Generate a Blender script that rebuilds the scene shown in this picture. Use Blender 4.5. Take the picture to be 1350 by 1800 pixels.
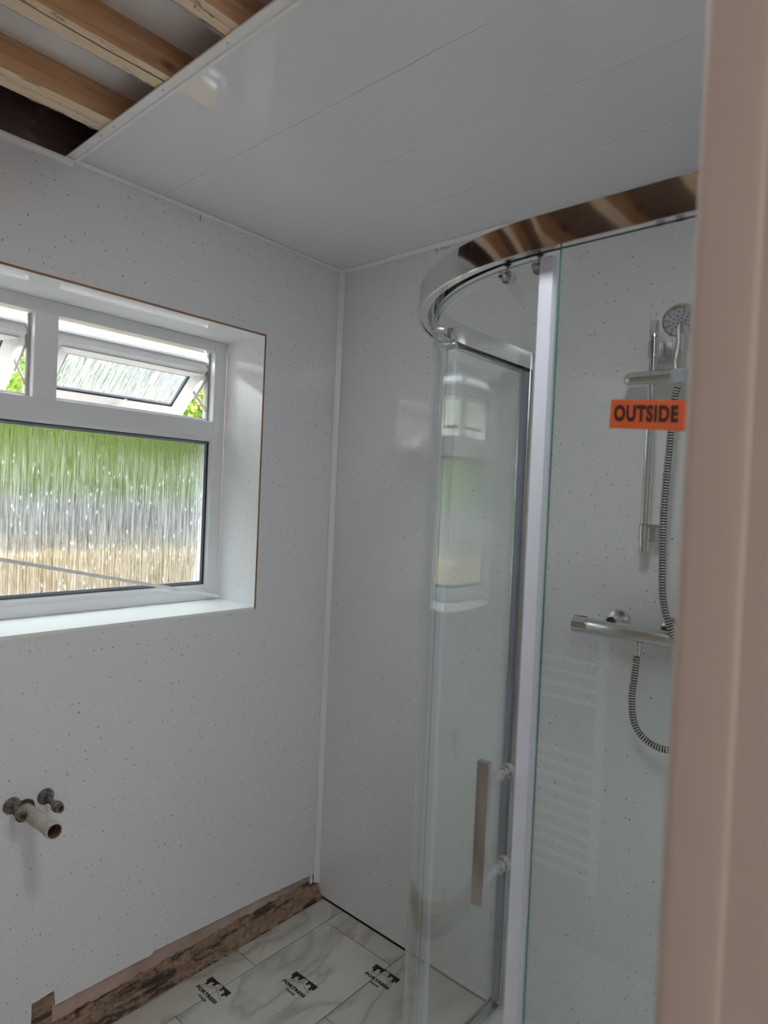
import bpy, bmesh, math, random
from mathutils import Vector, Matrix, noise
random.seed(7)
SC = bpy.context.scene
for o in list(bpy.data.objects): bpy.data.objects.remove(o)

# ---------------------------------------------------------------- camera
F = 1137.355
yaw, pit, rol = 0.721347, -0.019272, 0.044088
f = Vector((math.cos(pit)*math.cos(yaw), math.cos(pit)*math.sin(yaw), math.sin(pit)))
r = Vector((math.sin(yaw), -math.cos(yaw), 0)); u = r.cross(f)
r2 = r*math.cos(rol)+u*math.sin(rol); u2 = -r*math.sin(rol)+u*math.cos(rol)
cd = bpy.data.cameras.new('camera'); cam = bpy.data.objects.new('camera', cd)
SC.collection.objects.link(cam)
M = Matrix((r2, u2, -f)).transposed().to_4x4()
M.translation = Vector((-1.7319, -1.7871, 1.5378))
cam.matrix_world = M
cd.sensor_fit = 'HORIZONTAL'; cd.sensor_width = 36; cd.lens = F/1350*36; cd.clip_start = .01
cd.dof.use_dof = True; cd.dof.focus_distance = 2.0; cd.dof.aperture_fstop = 5.6
SC.camera = cam

# ---------------------------------------------------------------- view, world, sun, area lights
SC.view_settings.view_transform = 'Standard'; SC.view_settings.look = 'None'
SC.view_settings.gamma = 1; SC.view_settings.use_curve_mapping = False
SC.view_settings.exposure = 0.2
SC.cycles.use_denoising = True
SC.cycles.max_bounces = 16; SC.cycles.transparent_max_bounces = 24; SC.cycles.diffuse_bounces = 8
SC.cycles.transmission_bounces = 10; SC.cycles.glossy_bounces = 8
SC.cycles.sample_clamp_indirect = 6
w = bpy.data.worlds.new('sky'); SC.world = w; w.use_nodes = True
nt = w.node_tree; bg = nt.nodes['Background']
sky = nt.nodes.new('ShaderNodeTexSky'); sky.sky_type = 'NISHITA'; sky.sun_disc = False
sky.sun_elevation = math.radians(48); sky.sun_rotation = math.radians(160); sky.air_density = 1; sky.dust_density = 4
mx = nt.nodes.new('ShaderNodeMix'); mx.data_type = 'RGBA'; mx.inputs[0].default_value = .6
nt.links.new(sky.outputs[0], mx.inputs[6]); mx.inputs[7].default_value = (8.2, 9.2, 10.4, 1)
nt.links.new(mx.outputs[2], bg.inputs[0]); bg.inputs[1].default_value = 0.2
def light(name, typ, loc, target, energy, color=(1, 1, 1), size=None, portal=False):
    d = bpy.data.lights.new(name, typ); d.energy = energy; d.color = color
    o = bpy.data.objects.new(name, d); SC.collection.objects.link(o); o.location = loc
    o.rotation_euler = (Vector(target)-Vector(loc)).to_track_quat('-Z', 'Y').to_euler()
    if size: d.shape = 'RECTANGLE'; d.size, d.size_y = size
    if portal: d.cycles.is_portal = True
    return o
sun = light('sun', 'SUN', (-3, -6, 9), (0, 4, 1), 3.2, (1, .95, .86)); sun.data.energy = 3.0; sun.data.angle = math.radians(.6)
light('window_portal', 'AREA', (-.97, .62, 1.6), (-.97, -1, 1.6), 1, size=(1.5, 1.3), portal=True)
light('added_sky_fill', 'AREA', (-.97, 2.8, 4.6), (-.97, .2, 1.6), 4200, (.95, .98, 1), size=(5, 2.2))  # added area light that brightens the room, standing in for the upper sky
light('hall_window_daylight', 'AREA', (-2.2, -3.2, 1.55), (-.9, 0, 1.5), 11, (1, .97, .94), size=(1.7, 1.5))

light('added_fill_light', 'AREA', (-1.22, -1.50, 2.352), (-1.22, -1.50, 0), 5.5, (.94, .975, 1), size=(.25, .25)).data.shape = 'DISK'  # added fill for the shower side and floor, not a known lamp

# ---------------------------------------------------------------- materials
def mat(name, col=(.8, .8, .8), rough=.5, metal=0, spec=.5, **k):
    m = bpy.data.materials.new(name); m.use_nodes = True
    b = m.node_tree.nodes['Principled BSDF']
    b.inputs['Base Color'].default_value = (*col, 1); b.inputs['Roughness'].default_value = rough
    b.inputs['Metallic'].default_value = metal; b.inputs['Specular IOR Level'].default_value = spec
    for a, v in k.items(): b.inputs[a.replace('_', ' ')].default_value = v
    return m
class N:
    def __init__(s, m): s.t = m.node_tree; s.b = s.t.nodes.get('Principled BSDF')
    def n(s, typ, **k):
        x = s.t.nodes.new('ShaderNode'+typ)
        for a, v in k.items():
            if hasattr(x, a): setattr(x, a, v)
        return x
    def l(s, a, b): s.t.links.new(a, b)
    def coord(s, scale=(1, 1, 1), loc=(0, 0, 0)):
        c = s.n('TexCoord'); m = s.n('Mapping'); m.inputs['Scale'].default_value = scale; m.inputs['Location'].default_value = loc
        s.l(c.outputs['Object'], m.inputs[0]); return m.outputs[0]
    def noise(s, v, scale, detail=4, rough=.5, dist=0):
        x = s.n('TexNoise'); s.l(v, x.inputs['Vector']); x.inputs['Scale'].default_value = scale
        x.inputs['Detail'].default_value = detail; x.inputs['Roughness'].default_value = rough; x.inputs['Distortion'].default_value = dist
        return x.outputs['Fac']
    def ramp(s, v, stops):
        x = s.n('ValToRGB'); s.l(v, x.inputs[0]); e = x.color_ramp.elements
        while len(e) > 1: e.remove(e[-1])
        e[0].position, e[0].color = stops[0][0], (*stops[0][1], 1)
        for p, c in stops[1:]:
            q = e.new(p); q.color = (*c, 1)
        return x.outputs[0]
    def math(s, op, a, b=None):
        x = s.n('Math', operation=op)
        for i, v in enumerate((a, b)):
            if v is None: continue
            if isinstance(v, (int, float)): x.inputs[i].default_value = v
            else: s.l(v, x.inputs[i])
        return x.outputs[0]
    def mix(s, fac, a, b, mode='MIX'):
        x = s.n('Mix', data_type='RGBA', blend_type=mode)
        for i, v in ((0, fac), (6, a), (7, b)):
            if isinstance(v, (int, float)): x.inputs[i].default_value = v
            elif isinstance(v, tuple): x.inputs[i].default_value = (*v, 1)
            else: s.l(v, x.inputs[i])
        return x.outputs[2]
    def bump(s, h, strength, dist=.01):
        x = s.n('Bump'); s.l(h, x.inputs['Height']); x.inputs['Strength'].default_value = strength; x.inputs['Distance'].default_value = dist
        return x.outputs[0]
def speckle_mat(name, base, rough):
    m = mat(name, base, rough, 0, .65); s = N(m); sp0 = s.n('SeparateXYZ'); s.l(s.coord(), sp0.inputs[0]); cb = s.n('CombineXYZ')
    s.l(s.math('ADD', sp0.outputs[0], sp0.outputs[1]), cb.inputs[0]); s.l(sp0.outputs[2], cb.inputs[1]); v = cb.outputs[0]
    out = base
    for sc, dens, rad, loc in ((36, .65, .08, 0), (95, .5, .10, 0)):
        nz = s.n('TexNoise'); s.l(v, nz.inputs['Vector']); nz.inputs['Scale'].default_value = 160
        add = s.n('VectorMath', operation='MULTIPLY_ADD'); s.l(nz.outputs['Color'], add.inputs[0])
        add.inputs[1].default_value = (.004, .004, .004); s.l(v, add.inputs[2])
        vo = s.n('TexVoronoi', feature='F1', voronoi_dimensions='2D'); s.l(add.outputs[0], vo.inputs['Vector']); vo.inputs['Scale'].default_value = sc
        sep = s.n('SeparateColor'); s.l(vo.outputs['Color'], sep.inputs[0])
        on = s.math('LESS_THAN', sep.outputs[0], dens)
        rr = s.math('MULTIPLY', sep.outputs[1], rad); hit = s.math('LESS_THAN', vo.outputs['Distance'], rr)
        fac = s.math('MULTIPLY', on, hit)
        dot = s.ramp(sep.outputs[2], [(0, (.22, .22, .23)), (.6, (.34, .33, .33)), (.8, (.36, .30, .26)), (.9, (.97, .97, .97))])
        out = s.mix(fac, out, dot)
    s.l(out, s.b.inputs['Base Color'])
    return m
M_panel = speckle_mat('speckled_wall_panel', (.84, .85, .88), .08)
M_ceil = mat('white_gloss_ceiling_panel', (.86, .87, .90), .045, 0, .65)
M_groove = mat('panel_joint', (.5, .5, .51), .6)
M_upvc = mat('white_upvc', (.78, .79, .81), .28)
M_trim = mat('white_plastic_trim', (.95, .955, .96), .3)
M_gasket = mat('black_rubber_gasket', (.02, .022, .025), .5)
M_spacer = mat('grey_spacer_bar', (.26, .29, .36), .45)
M_spacer2 = mat('sash_spacer_bar', (.22, .25, .31), .45)
M_raw = mat('raw_panel_edge', (.30, .17, .10), .8)
M_chrome = mat('chrome', (.76, .76, .77), .06, 1)
M_satin = mat('satin_chrome', (.70, .70, .71), .25, 1)
M_hose = mat('metal_hose', (.66, .66, .66), .18, 1); M_groovehose = mat('hose_groove', (.05, .05, .05), .5, .6)
M_spray = mat('grey_spray_plate', (.52, .54, .62), .4)
M_nozzle = mat('rubber_nozzles', (.06, .06, .08), .6)
M_hinge = mat('stay_steel', (.35, .33, .32), .45, .7)
M_tray = mat('white_shower_tray', (.82, .83, .84), .2)
M_ink = mat('black_ink', (.012, .012, .014), .5)
M_orange = mat('orange_sticker', (.43, .075, .018), .45)
M_ink2 = mat('sticker_ink', (.03, .006, .004), .5)
M_pencil = mat('pencil', (.10, .10, .11), .7)
M_radiator = mat('white_radiator', (.95, .95, .96), .3)
M_hall = mat('hall_wall_paint', (.62, .53, .46), .7)
M_hallfloor = mat('hall_carpet', (.25, .20, .17), .95)
M_edge = mat('green_glass_edge', (.03, .22, .18), .15)
M_fill_disc = mat('fill_disc_white', (.9, .88, .84), .5)  # white of the disc added over the fill light

m = M_lining = mat('door_lining_gloss_paint', (.68, .585, .535), .3); s = N(m)
v = s.coord((1, 1, .25)); s.l(s.bump(s.noise(v, 22, 5, .6), .25, .004), s.b.inputs['Normal'])

def glass(name, tint=(.965, .985, .975), rough=0.0):
    m = bpy.data.materials.new(name); m.use_nodes = True; t = m.node_tree; t.nodes.clear()
    o = t.nodes.new('ShaderNodeOutputMaterial'); tr = t.nodes.new('ShaderNodeBsdfTransparent'); gl = t.nodes.new('ShaderNodeBsdfGlossy')
    fr = t.nodes.new('ShaderNodeFresnel'); mxx = t.nodes.new('ShaderNodeMixShader')
    tr.inputs[0].default_value = (*tint, 1); gl.inputs['Roughness'].default_value = rough; fr.inputs[0].default_value = 1.45
    gl.inputs[0].default_value = (1, 1, 1, 1)
    # the two faces of a thin sheet both use the outside-of-glass Fresnel term
    geo = t.nodes.new('ShaderNodeNewGeometry'); mr = t.nodes.new('ShaderNodeMapRange')
    mr.inputs['To Min'].default_value = 1.6; mr.inputs['To Max'].default_value = 1/1.6
    t.links.new(geo.outputs['Backfacing'], mr.inputs['Value']); t.links.new(mr.outputs[0], fr.inputs[0])
    t.links.new(fr.outputs[0], mxx.inputs[0]); t.links.new(tr.outputs[0], mxx.inputs[1]); t.links.new(gl.outputs[0], mxx.inputs[2])
    t.links.new(mxx.outputs[0], o.inputs[0]); return m
M_glass = glass('clear_shower_glass')
M_film = glass('clear_protection_film', (.99, .99, .99), .25)
def seal_mat():
    m = mat('translucent_seal', (.86, .89, .99), .3); b = m.node_tree.nodes['Principled BSDF']
    b.inputs['Transmission Weight'].default_value = .06; b.inputs['IOR'].default_value = 1.3; return m
M_seal = seal_mat()
def obscure(name, sx, tint):
    m = bpy.data.materials.new(name); m.use_nodes = True; t = m.node_tree; t.nodes.clear(); s = N(m)
    o = s.n('OutputMaterial'); v = s.coord((sx, 1, 9)); v2 = s.coord((60, 1, 25), (2, 0, 1))
    h = s.math('ADD', s.noise(v, 1.0, 3, .65, .6), s.math('MULTIPLY', s.noise(v2, 1, 2), .45))
    bm_ = s.bump(h, 1.0, .004)
    rf = s.n('BsdfRefraction'); rf.inputs['Roughness'].default_value = .07; rf.inputs['IOR'].default_value = 1.45; rf.inputs[0].default_value = (*tint, 1); s.l(bm_, rf.inputs['Normal'])
    tl = s.n('BsdfTranslucent'); tl.inputs[0].default_value = (.9, .92, .92, 1); s.l(bm_, tl.inputs['Normal'])
    gl = s.n('BsdfGlossy'); gl.inputs['Roughness'].default_value = .1; s.l(bm_, gl.inputs['Normal'])
    tp = s.n('BsdfTransparent'); tp.inputs[0].default_value = (*tint, 1)
    a = s.n('MixShader'); vd = s.n('TexVoronoi'); s.l(s.coord((70, 1, 26)), vd.inputs['Vector']); vd.inputs['Scale'].default_value = 1
    drops = s.ramp(vd.outputs['Distance'], [(.10, (1, 1, 1)), (.2, (0, 0, 0))])
    st = s.ramp(s.noise(s.coord((sx*1.9, 1, 8), (5, 0, 3)), 1.0, 4, .6, .8), [(.40, (.0, .0, .0)), (.72, (.9, .9, .9))])
    s.l(s.math('ADD', s.math('MULTIPLY', st, .12), s.math('MULTIPLY', drops, .12)), a.inputs[0]); s.l(rf.outputs[0], a.inputs[1]); s.l(tl.outputs[0], a.inputs[2])
    c = s.n('MixShader'); c.inputs[0].default_value = .12; s.l(a.outputs[0], c.inputs[1]); s.l(tp.outputs[0], c.inputs[2])
    d = s.n('MixShader'); d.inputs[0].default_value = .06; s.l(c.outputs[0], d.inputs[1]); s.l(gl.outputs[0], d.inputs[2])
    s.l(d.outputs[0], o.inputs[0]); return m
M_obscure = obscure('obscure_rain_glass', 190, (.62, .65, .64))

m = M_plaster = mat('bare_pink_plaster', (.40, .27, .22), .9); s = N(m); v = s.coord()
s.l(s.ramp(s.noise(v, 9, 6, .6), [(.3, (.42, .30, .25)), (.55, (.52, .39, .335)), (.8, (.60, .50, .45))]), s.b.inputs['Base Color'])
m = M_plaster2 = mat('bare_wall_plaster', (.42, .32, .27), .9); s = N(m)
s.l(s.ramp(s.noise(s.coord(), 3, 6, .6), [(.3, (.34, .25, .21)), (.7, (.48, .37, .31))]), s.b.inputs['Base Color'])
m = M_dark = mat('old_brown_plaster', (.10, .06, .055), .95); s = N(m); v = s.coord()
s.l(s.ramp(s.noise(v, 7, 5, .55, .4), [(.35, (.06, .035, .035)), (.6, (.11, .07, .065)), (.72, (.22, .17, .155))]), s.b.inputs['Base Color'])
m = M_rubble = mat('broken_mortar', (.3, .2, .14), .95); s = N(m); v = s.coord((1, 1, 1.6))
c1 = s.ramp(s.noise(v, 38, 8, .72, .5), [(.30, (.06, .04, .03)), (.38, (.24, .155, .11)), (.52, (.42, .29, .20)), (.68, (.50, .37, .28)), (.80, (.66, .58, .51))])
sp_ = s.n('SeparateXYZ'); s.l(s.coord(), sp_.inputs[0]); seam = s.noise(s.coord((.5, 1, 1), (0, 3, 0)), 30, 5, .6)
c1 = s.mix(s.ramp(s.noise(s.coord((.35, 1.5, 2.5), (2, 1, 0)), 16, 4, .6), [(.53, (0, 0, 0)), (.60, (.85, .85, .85))]), c1, (.075, .05, .045))
s.l(c1, s.b.inputs['Base Color']); s.l(s.bump(s.noise(v, 70, 6, .7), .9, .01), s.b.inputs['Normal'])
m = M_board = mat('painted_underside_board', (.62, .60, .60), .85); s = N(m); v = s.coord()
s.l(s.ramp(s.noise(v, 4, 4), [(.3, (.76, .74, .74)), (.7, (.88, .86, .87))]), s.b.inputs['Base Color'])
def wood(name, lo, hi, knots=True, stain=False):
    m = mat(name, hi, .75); s = N(m); v = s.coord((1.2, 16, 16)); v2 = s.coord()
    c = s.ramp(s.noise(v, 3.2, 6, .6, 1.2), [(.3, lo), (.7, hi)])
    vo = s.n('TexVoronoi'); s.l(s.coord((5, 9, 9), (.3, .1, .2)), vo.inputs['Vector']); vo.inputs['Scale'].default_value = 1
    c = s.mix(s.ramp(vo.outputs['Distance'], [(0, (1, 1, 1)), (.09, (.9, .9, .9)), (.16, (0, 0, 0))]), c, tuple(x*.25 for x in lo))
    if stain:
        n_ = s.noise(s.coord((4, 26, 26), (1, 2, 0)), 1.6, 6, .7, 1.5)
        c = s.mix(s.ramp(n_, [(.58, (0, 0, 0)), (.64, (1, 1, 1))]), c, (.17, .14, .12))
    s.l(c, s.b.inputs['Base Color']); return m
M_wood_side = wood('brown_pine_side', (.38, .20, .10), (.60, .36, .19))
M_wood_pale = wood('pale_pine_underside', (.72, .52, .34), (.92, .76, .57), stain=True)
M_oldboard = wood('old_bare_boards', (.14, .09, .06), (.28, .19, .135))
# marble tile
m = M_tile = mat('marble_effect_tile', (.62, .61, .57), .32); s = N(m)
geo = s.n('NewGeometry'); comb = s.n('VectorMath', operation='MULTIPLY_ADD')
cx = s.n('CombineXYZ'); s.l(geo.outputs['Random Per Island'], cx.inputs[0]); s.l(geo.outputs['Random Per Island'], cx.inputs[1])
s.l(cx.outputs[0], comb.inputs[0]); comb.inputs[1].default_value = (7, 13, 0); s.l(s.coord((1, 1.9, 1)), comb.inputs[2])
rot = s.n('Mapping'); rot.inputs['Rotation'].default_value = (0, 0, .35); s.l(comb.outputs[0], rot.inputs[0])
n1 = s.noise(rot.outputs[0], 1.7, 5, .5, 1.1)
band = s.math('ABSOLUTE', s.math('SUBTRACT', n1, .5))
vein = s.ramp(band, [(0, (1, 1, 1)), (.015, (.6, .6, .6)), (.06, (0, 0, 0))])
n3 = s.noise(rot.outputs[0], 3, 4)
base = s.ramp(n3, [(.3, (.70, .68, .61)), (.7, (.83, .81, .74))])
c = s.mix(s.math('MULTIPLY', vein, .55), base, (.27, .27, .26))
st = s.ramp(s.noise(s.coord((1, 1, 1), (4, 2, 0)), 9, 5, .6, .5), [(.60, (0, 0, 0)), (.72, (1, 1, 1))])
c = s.mix(s.math('MULTIPLY', st, .7), c, (.38, .28, .15))
s.l(c, s.b.inputs['Base Color'])
M_grout = mat('open_tile_joint', (.03, .027, .025), .9)
# pipes
def grimy(name, a, b_, c_, rough, metal, sc=60):
    m = mat(name, a, rough, metal); s = N(m); v = s.coord()
    s.l(s.ramp(s.noise(v, sc, 5, .65), [(.35, b_), (.5, a), (.68, c_)]), s.b.inputs['Base Color'])
    s.l(s.bump(s.noise(v, sc*2, 4), .4, .003), s.b.inputs['Normal']); return m
M_corr = grimy('corroded_metal', (.20, .175, .155), (.05, .045, .04), (.42, .38, .34), .5, .45)
M_waste = grimy('stained_white_plastic_pipe', (.58, .55, .48), (.45, .38, .30), (.66, .64, .59), .45, 0, 28)
M_hole = mat('dirty_hole', (.10, .07, .055), .95)
M_inside = grimy('dirty_pipe_inside', (.16, .11, .085), (.05, .035, .03), (.3, .22, .18), .9, 0)
# outdoors
m = M_leaf = mat('hedge_leaf', (.30, .45, .05), .5); s = N(m); g = s.n('NewGeometry')
s.l(s.ramp(g.outputs['Random Per Island'], [(0, (.07, .13, .012)), (.5, (.17, .25, .025)), (1, (.36, .40, .06))]), s.b.inputs['Base Color'])
s.b.inputs['Transmission Weight'].default_value = 0
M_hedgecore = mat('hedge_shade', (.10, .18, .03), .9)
M_fence = mat('weathered_fence', (.10, .098, .095), .85)
m = M_bank = mat('tan_retaining_wall', (.62, .40, .20), .9); s = N(m); v = s.coord()
s.l(s.ramp(s.noise(v, 2.3, 5), [(.35, (.30, .145, .065)), (.5, (.31, .20, .085)), (.65, (.22, .20, .08))]), s.b.inputs['Base Color'])
M_ground = mat('patio_ground', (.12, .11, .09), .9)
M_roof = mat('outer_wall', (.45, .30, .22), .9)

# ---------------------------------------------------------------- mesh helpers
class MB:
    def __init__(s): s.bm = bmesh.new(); s.mats = []
    def mi(s, m):
        if m not in s.mats: s.mats.append(m)
        return s.mats.index(m)
    def face(s, vs, m):
        try: fc = s.bm.faces.new(vs)
        except ValueError: return None
        fc.material_index = s.mi(m); return fc
    def box(s, x0, x1, y0, y1, z0, z1, m, bevel=0, mx=None):
        x0, x1 = sorted((x0, x1)); y0, y1 = sorted((y0, y1)); z0, z1 = sorted((z0, z1))
        P = [Vector((x, y, z)) for z in (z0, z1) for y in (y0, y1) for x in (x0, x1)]
        if mx: P = [mx @ p for p in P]
        V = [s.bm.verts.new(p) for p in P]
        fs = [s.face([V[i] for i in q], m) for q in ((0, 2, 3, 1), (4, 5, 7, 6), (0, 1, 5, 4), (2, 6, 7, 3), (0, 4, 6, 2), (1, 3, 7, 5))]
        if bevel:
            es = list({e for f_ in fs for e in f_.edges})
            bmesh.ops.bevel(s.bm, geom=es, offset=bevel, segments=2, affect='EDGES', profile=.7)
        return s
    def prism(s, pts, axis, a, b, m):
        # polygon pts in the two other axes, extruded from a to b along axis
        def P(p, t):
            if axis == 'Y': return (p[0], t, p[1])
            if axis == 'X': return (t, p[0], p[1])
            return (p[0], p[1], t)
        A = [s.bm.verts.new(P(p, a)) for p in pts]; B = [s.bm.verts.new(P(p, b)) for p in pts]
        fs = [s.face(A, m), s.face(B[::-1], m)]
        n = len(pts)
        for i in range(n): fs.append(s.face([A[i], B[i], B[(i+1) % n], A[(i+1) % n]], m))
        bmesh.ops.recalc_face_normals(s.bm, faces=[x for x in fs if x]); return s
    def tube(s, pts, rad, m, seg=16, caps=True, smooth=True, squash=None):
        pts = [Vector(p) for p in pts]; n = len(pts)
        if isinstance(rad, (int, float)): rad = [rad]*n
        rings = []; prev = None
        for i, p in enumerate(pts):
            a = pts[max(i-1, 0)]; b = pts[min(i+1, n-1)]; t = (b-a)
            if t.length < 1e-9: t = prevt
            t = t.normalized(); prevt = t
            if prev is None:
                ref = Vector((0, 0, 1)) if abs(t.z) < .9 else Vector((1, 0, 0)); nx = t.cross(ref).normalized()
            else:
                nx = (prev - t*prev.dot(t)).normalized()
            prev = nx; ny = t.cross(nx)
            rings.append([s.bm.verts.new(p+(nx*math.cos(k*2*math.pi/seg)+ny*math.sin(k*2*math.pi/seg))*rad[i]) for k in range(seg)])
        for i in range(n-1):
            for k in range(seg):
                fc = s.face([rings[i][k], rings[i][(k+1) % seg], rings[i+1][(k+1) % seg], rings[i+1][k]], m)
                if fc: fc.smooth = smooth
        if caps:
            s.face(rings[0][::-1], m); s.face(rings[-1], m)
        return s
    def lathe(s, origin, axis, prof, m, seg=32, mats=None):
        # prof: list of (distance along axis, radius); sharp steps come from repeated points
        o = Vector(origin); a = Vector(axis).normalized()
        ref = Vector((0, 0, 1)) if abs(a.z) < .9 else Vector((1, 0, 0)); nx = a.cross(ref).normalized(); ny = a.cross(nx)
        last = None
        for i, (d, rr) in enumerate(prof):
            if rr < 1e-6: ring = [s.bm.verts.new(o+a*d)]
            else: ring = [s.bm.verts.new(o+a*d+(nx*math.cos(k*2*math.pi/seg)+ny*math.sin(k*2*math.pi/seg))*rr) for k in range(seg)]
            if last is not None:
                mm = mats[i-1] if mats else m
                for k in range(seg):
                    k2 = (k+1) % seg
                    if len(ring) == 1 and len(last) == 1: break
                    if len(ring) == 1: fc = s.face([last[k], last[k2], ring[0]], mm)
                    elif len(last) == 1: fc = s.face([last[0], ring[k2], ring[k]], mm)
                    else: fc = s.face([last[k], last[k2], ring[k2], ring[k]], mm)
                    if fc: fc.smooth = True
            last = ring
        return s
    def sweep(s, path, prof, m, closed_prof=True, capends=True, mfun=None):
        # path: list of (point, outward normal) in XY; prof: list of (offset outward, z)
        rings = [[s.bm.verts.new((p[0]+nn[0]*a, p[1]+nn[1]*a, z)) for a, z in prof] for p, nn in path]
        k = len(prof); fs = []
        for i in range(len(rings)-1):
            for j in range(k if closed_prof else k-1):
                j2 = (j+1) % k
                fc = s.face([rings[i][j], rings[i][j2], rings[i+1][j2], rings[i+1][j]], mfun(j) if mfun else m)
                if fc: fs.append(fc); fc.smooth = True
        if capends and closed_prof:
            fs.append(s.face(rings[0][::-1], mfun(-1) if mfun else m)); fs.append(s.face(rings[-1], mfun(-1) if mfun else m))
        bmesh.ops.recalc_face_normals(s.bm, faces=[x for x in fs if x])
        return s
    def build(s, name, parent=None, auto=True, loc=None):
        me = bpy.data.meshes.new(name); s.bm.normal_update(); s.bm.to_mesh(me); s.bm.free()
        for m_ in s.mats: me.materials.append(m_)
        if auto:
            me.set_sharp_from_angle(angle=math.radians(35))
        o = bpy.data.objects.new(name, me); SC.collection.objects.link(o)
        if parent: o.parent = parent
        if loc: o.location = loc
        return o
def empty(name, loc=(0, 0, 0)):
    o = bpy.data.objects.new(name, None); o.empty_display_size = .05; SC.collection.objects.link(o); o.location = loc; return o
def tag(o, label=None, cat=None, group=None, kind=None):
    if label: o['label'] = label
    if cat: o['category'] = cat
    if group: o['group'] = group
    if kind: o['kind'] = kind
    return o
def struct(o): o['kind'] = 'structure'; return o
def shift(o, root):   # part built in world coordinates under a root that stands elsewhere
    o.data.transform(Matrix.Translation(-root.location)); o.parent = root; return o
def text_mesh(body, size, m, name, offset=0.0, spacing=1.0):
    cu = bpy.data.curves.new(name, 'FONT'); cu.body = body; cu.size = size; cu.align_x = 'CENTER'; cu.offset = offset; cu.space_character = spacing
    cu.extrude = .0001; cu.resolution_u = 6
    o = bpy.data.objects.new(name, cu); SC.collection.objects.link(o)
    dg = bpy.context.evaluated_depsgraph_get(); me = bpy.data.meshes.new_from_object(o.evaluated_get(dg))
    bpy.data.objects.remove(o); bpy.data.curves.remove(cu); me.materials.clear(); me.materials.append(m); return me
def fit_text(me, x0, x1, y0, y1):
    xs = [v.co.x for v in me.vertices]; ys = [v.co.y for v in me.vertices]
    a, b, c, d = min(xs), max(xs), min(ys), max(ys)
    for v in me.vertices:
        v.co.x = x0+(v.co.x-a)/(b-a)*(x1-x0); v.co.y = y0+(v.co.y-c)/(d-c)*(y1-y0)

H = 2.4; XL = -2.1; YF = -1.65
WX, WT, WB, WD = -.3526, 2.0761, 1.150, .2167
WXL = -1.62

# ================================================================ STRUCTURE
# --- floor: tiles of marble effect over dark open joints
b = MB(); b.box(XL, .02, YF-.12, .05, -.05, -.0035, M_grout)
rows = [(-.0405, -.1485, (-.402, -1.004, -1.606)), (-.1485, -.4585, (-.088, -.692, -1.296, -1.9)), (-.4585, -.7685, (-.388, -.992, -1.596)),
        (-.7685, -1.0785, (-.088, -.692, -1.296, -1.9)), (-1.0785, -1.3885, (-.388, -.992, -1.596)), (-1.3885, -1.77, (-.088, -.692, -1.296, -1.9))]
g_ = .0019
for y1, y0, js in rows:
    xs = [-.001]+list(js)+[XL]
    for i in range(len(xs)-1):
        b.box(xs[i+1]+g_, xs[i]-g_, y0+g_, y1-g_, -.0035, 0, M_tile)
struct(b.build('floor', auto=False))
# --- floor film with the printed mark
film = MB(); film.box(-1.25, -.004, -.795, -.0425, .0003, .0006, M_film)
film = film.build('protection_film', auto=False)
tag(film, 'clear self-adhesive protection film with black castle prints, stuck over marble-effect floor tiles', 'protection film')
CAST = [(-.055, .0596), (-.0542, .0374), (-.0464, .0375), (-.0461, .0276), (-.0373, .0276), (-.037, .0446), (-.0268, .0500), (-.0259, .0385), (-.0165, .0411), (-.0153, .0543), (-.0045, .0603), (.0063, .0566), (.0063, .0435), (.0153, .0417), (.0153, .0524), (.0277, .0491), (.0282, .0344), (.0368, .0325), (.036, .0425), (.0458, .0414), (.0447, .0625)]
def logo(ox, oy, k=1):
    bb = MB(); bb.prism([(-.0045+(p[0]+.0045), p[1]) for p in CAST], 'Z', 0, .0002, M_ink)
    for (a, c) in (((-.0521, .0155), (-.0037, .040)), ((-.0037, .040), (.0456, .0213)), ((-.0037, .040), (-.0038, .0578))):
        a = Vector(a); c = Vector(c); t = (c-a).normalized(); nn = Vector((-t.y, t.x))*.0005
        bb.prism([a-nn, c-nn, c+nn, a+nn], 'Z', 0, .0002, M_ink)
    o = bb.build('printed_castle_mark', film, auto=False)
    me1 = text_mesh('FORTRESS', .014, M_ink, 'fortress', offset=.0007, spacing=1.08); fit_text(me1, -.0545, .0455, 0, .0125)
    me2 = text_mesh('TRADE', .009, M_ink, 'trade', offset=.0003); fit_text(me2, -.0225, .0165, -.0155, -.0075)
    # local u -> -Y, local v -> +X
    W = Matrix(((0, 1, 0, ox), (-1, 0, 0, oy), (0, 0, 1, .0007), (0, 0, 0, 1)))
    o.data.transform(W)
    for me, nm in ((me1, 'printed_word'), (me2, 'printed_word')):
        t = bpy.data.objects.new(nm, me); SC.collection.objects.link(t); t.parent = o; me.transform(W)
for ox, oy in ((-.385, -.315), (-.588, -.144), (-.178, -.478)): logo(ox, oy)

# --- back wall (window wall)
wb_ = empty('wall_back'); struct(wb_)
b = MB()
T0 = .012
b.box(XL, .012, T0, .285, -.05, WB-.012, M_plaster)
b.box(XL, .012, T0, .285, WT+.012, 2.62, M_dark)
b.box(WX+.012, .012, T0, .285, WB-.012, WT+.012, M_plaster)
b.box(XL, WXL-.012, T0, .285, WB-.012, WT+.012, M_plaster)
b.box(XL-.3, .3, .286, .30, -.3, WB-.03, M_roof); b.box(XL-.3, .3, .286, .30, WT+.02, 2.7, M_roof)
b.box(WX+.02, .3, .286, .30, WB-.03, WT+.02, M_roof); b.box(XL-.3, WXL-.02, .286, .30, WB-.03, WT+.02, M_roof)
b.build('masonry', wb_, auto=False)
b = MB(); PZ = 1.0
bot = [(-.012, .084), (-.3, .101), (-.45, .106), (-.676, .115), (-.680, .119), (-.690, .108), (-.80, .110), (-.975, .112), (-.979, .155), (-1.036, .149), (-1.036, .094), (-1.3, .09), (XL, .09)]
rag = []
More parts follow.
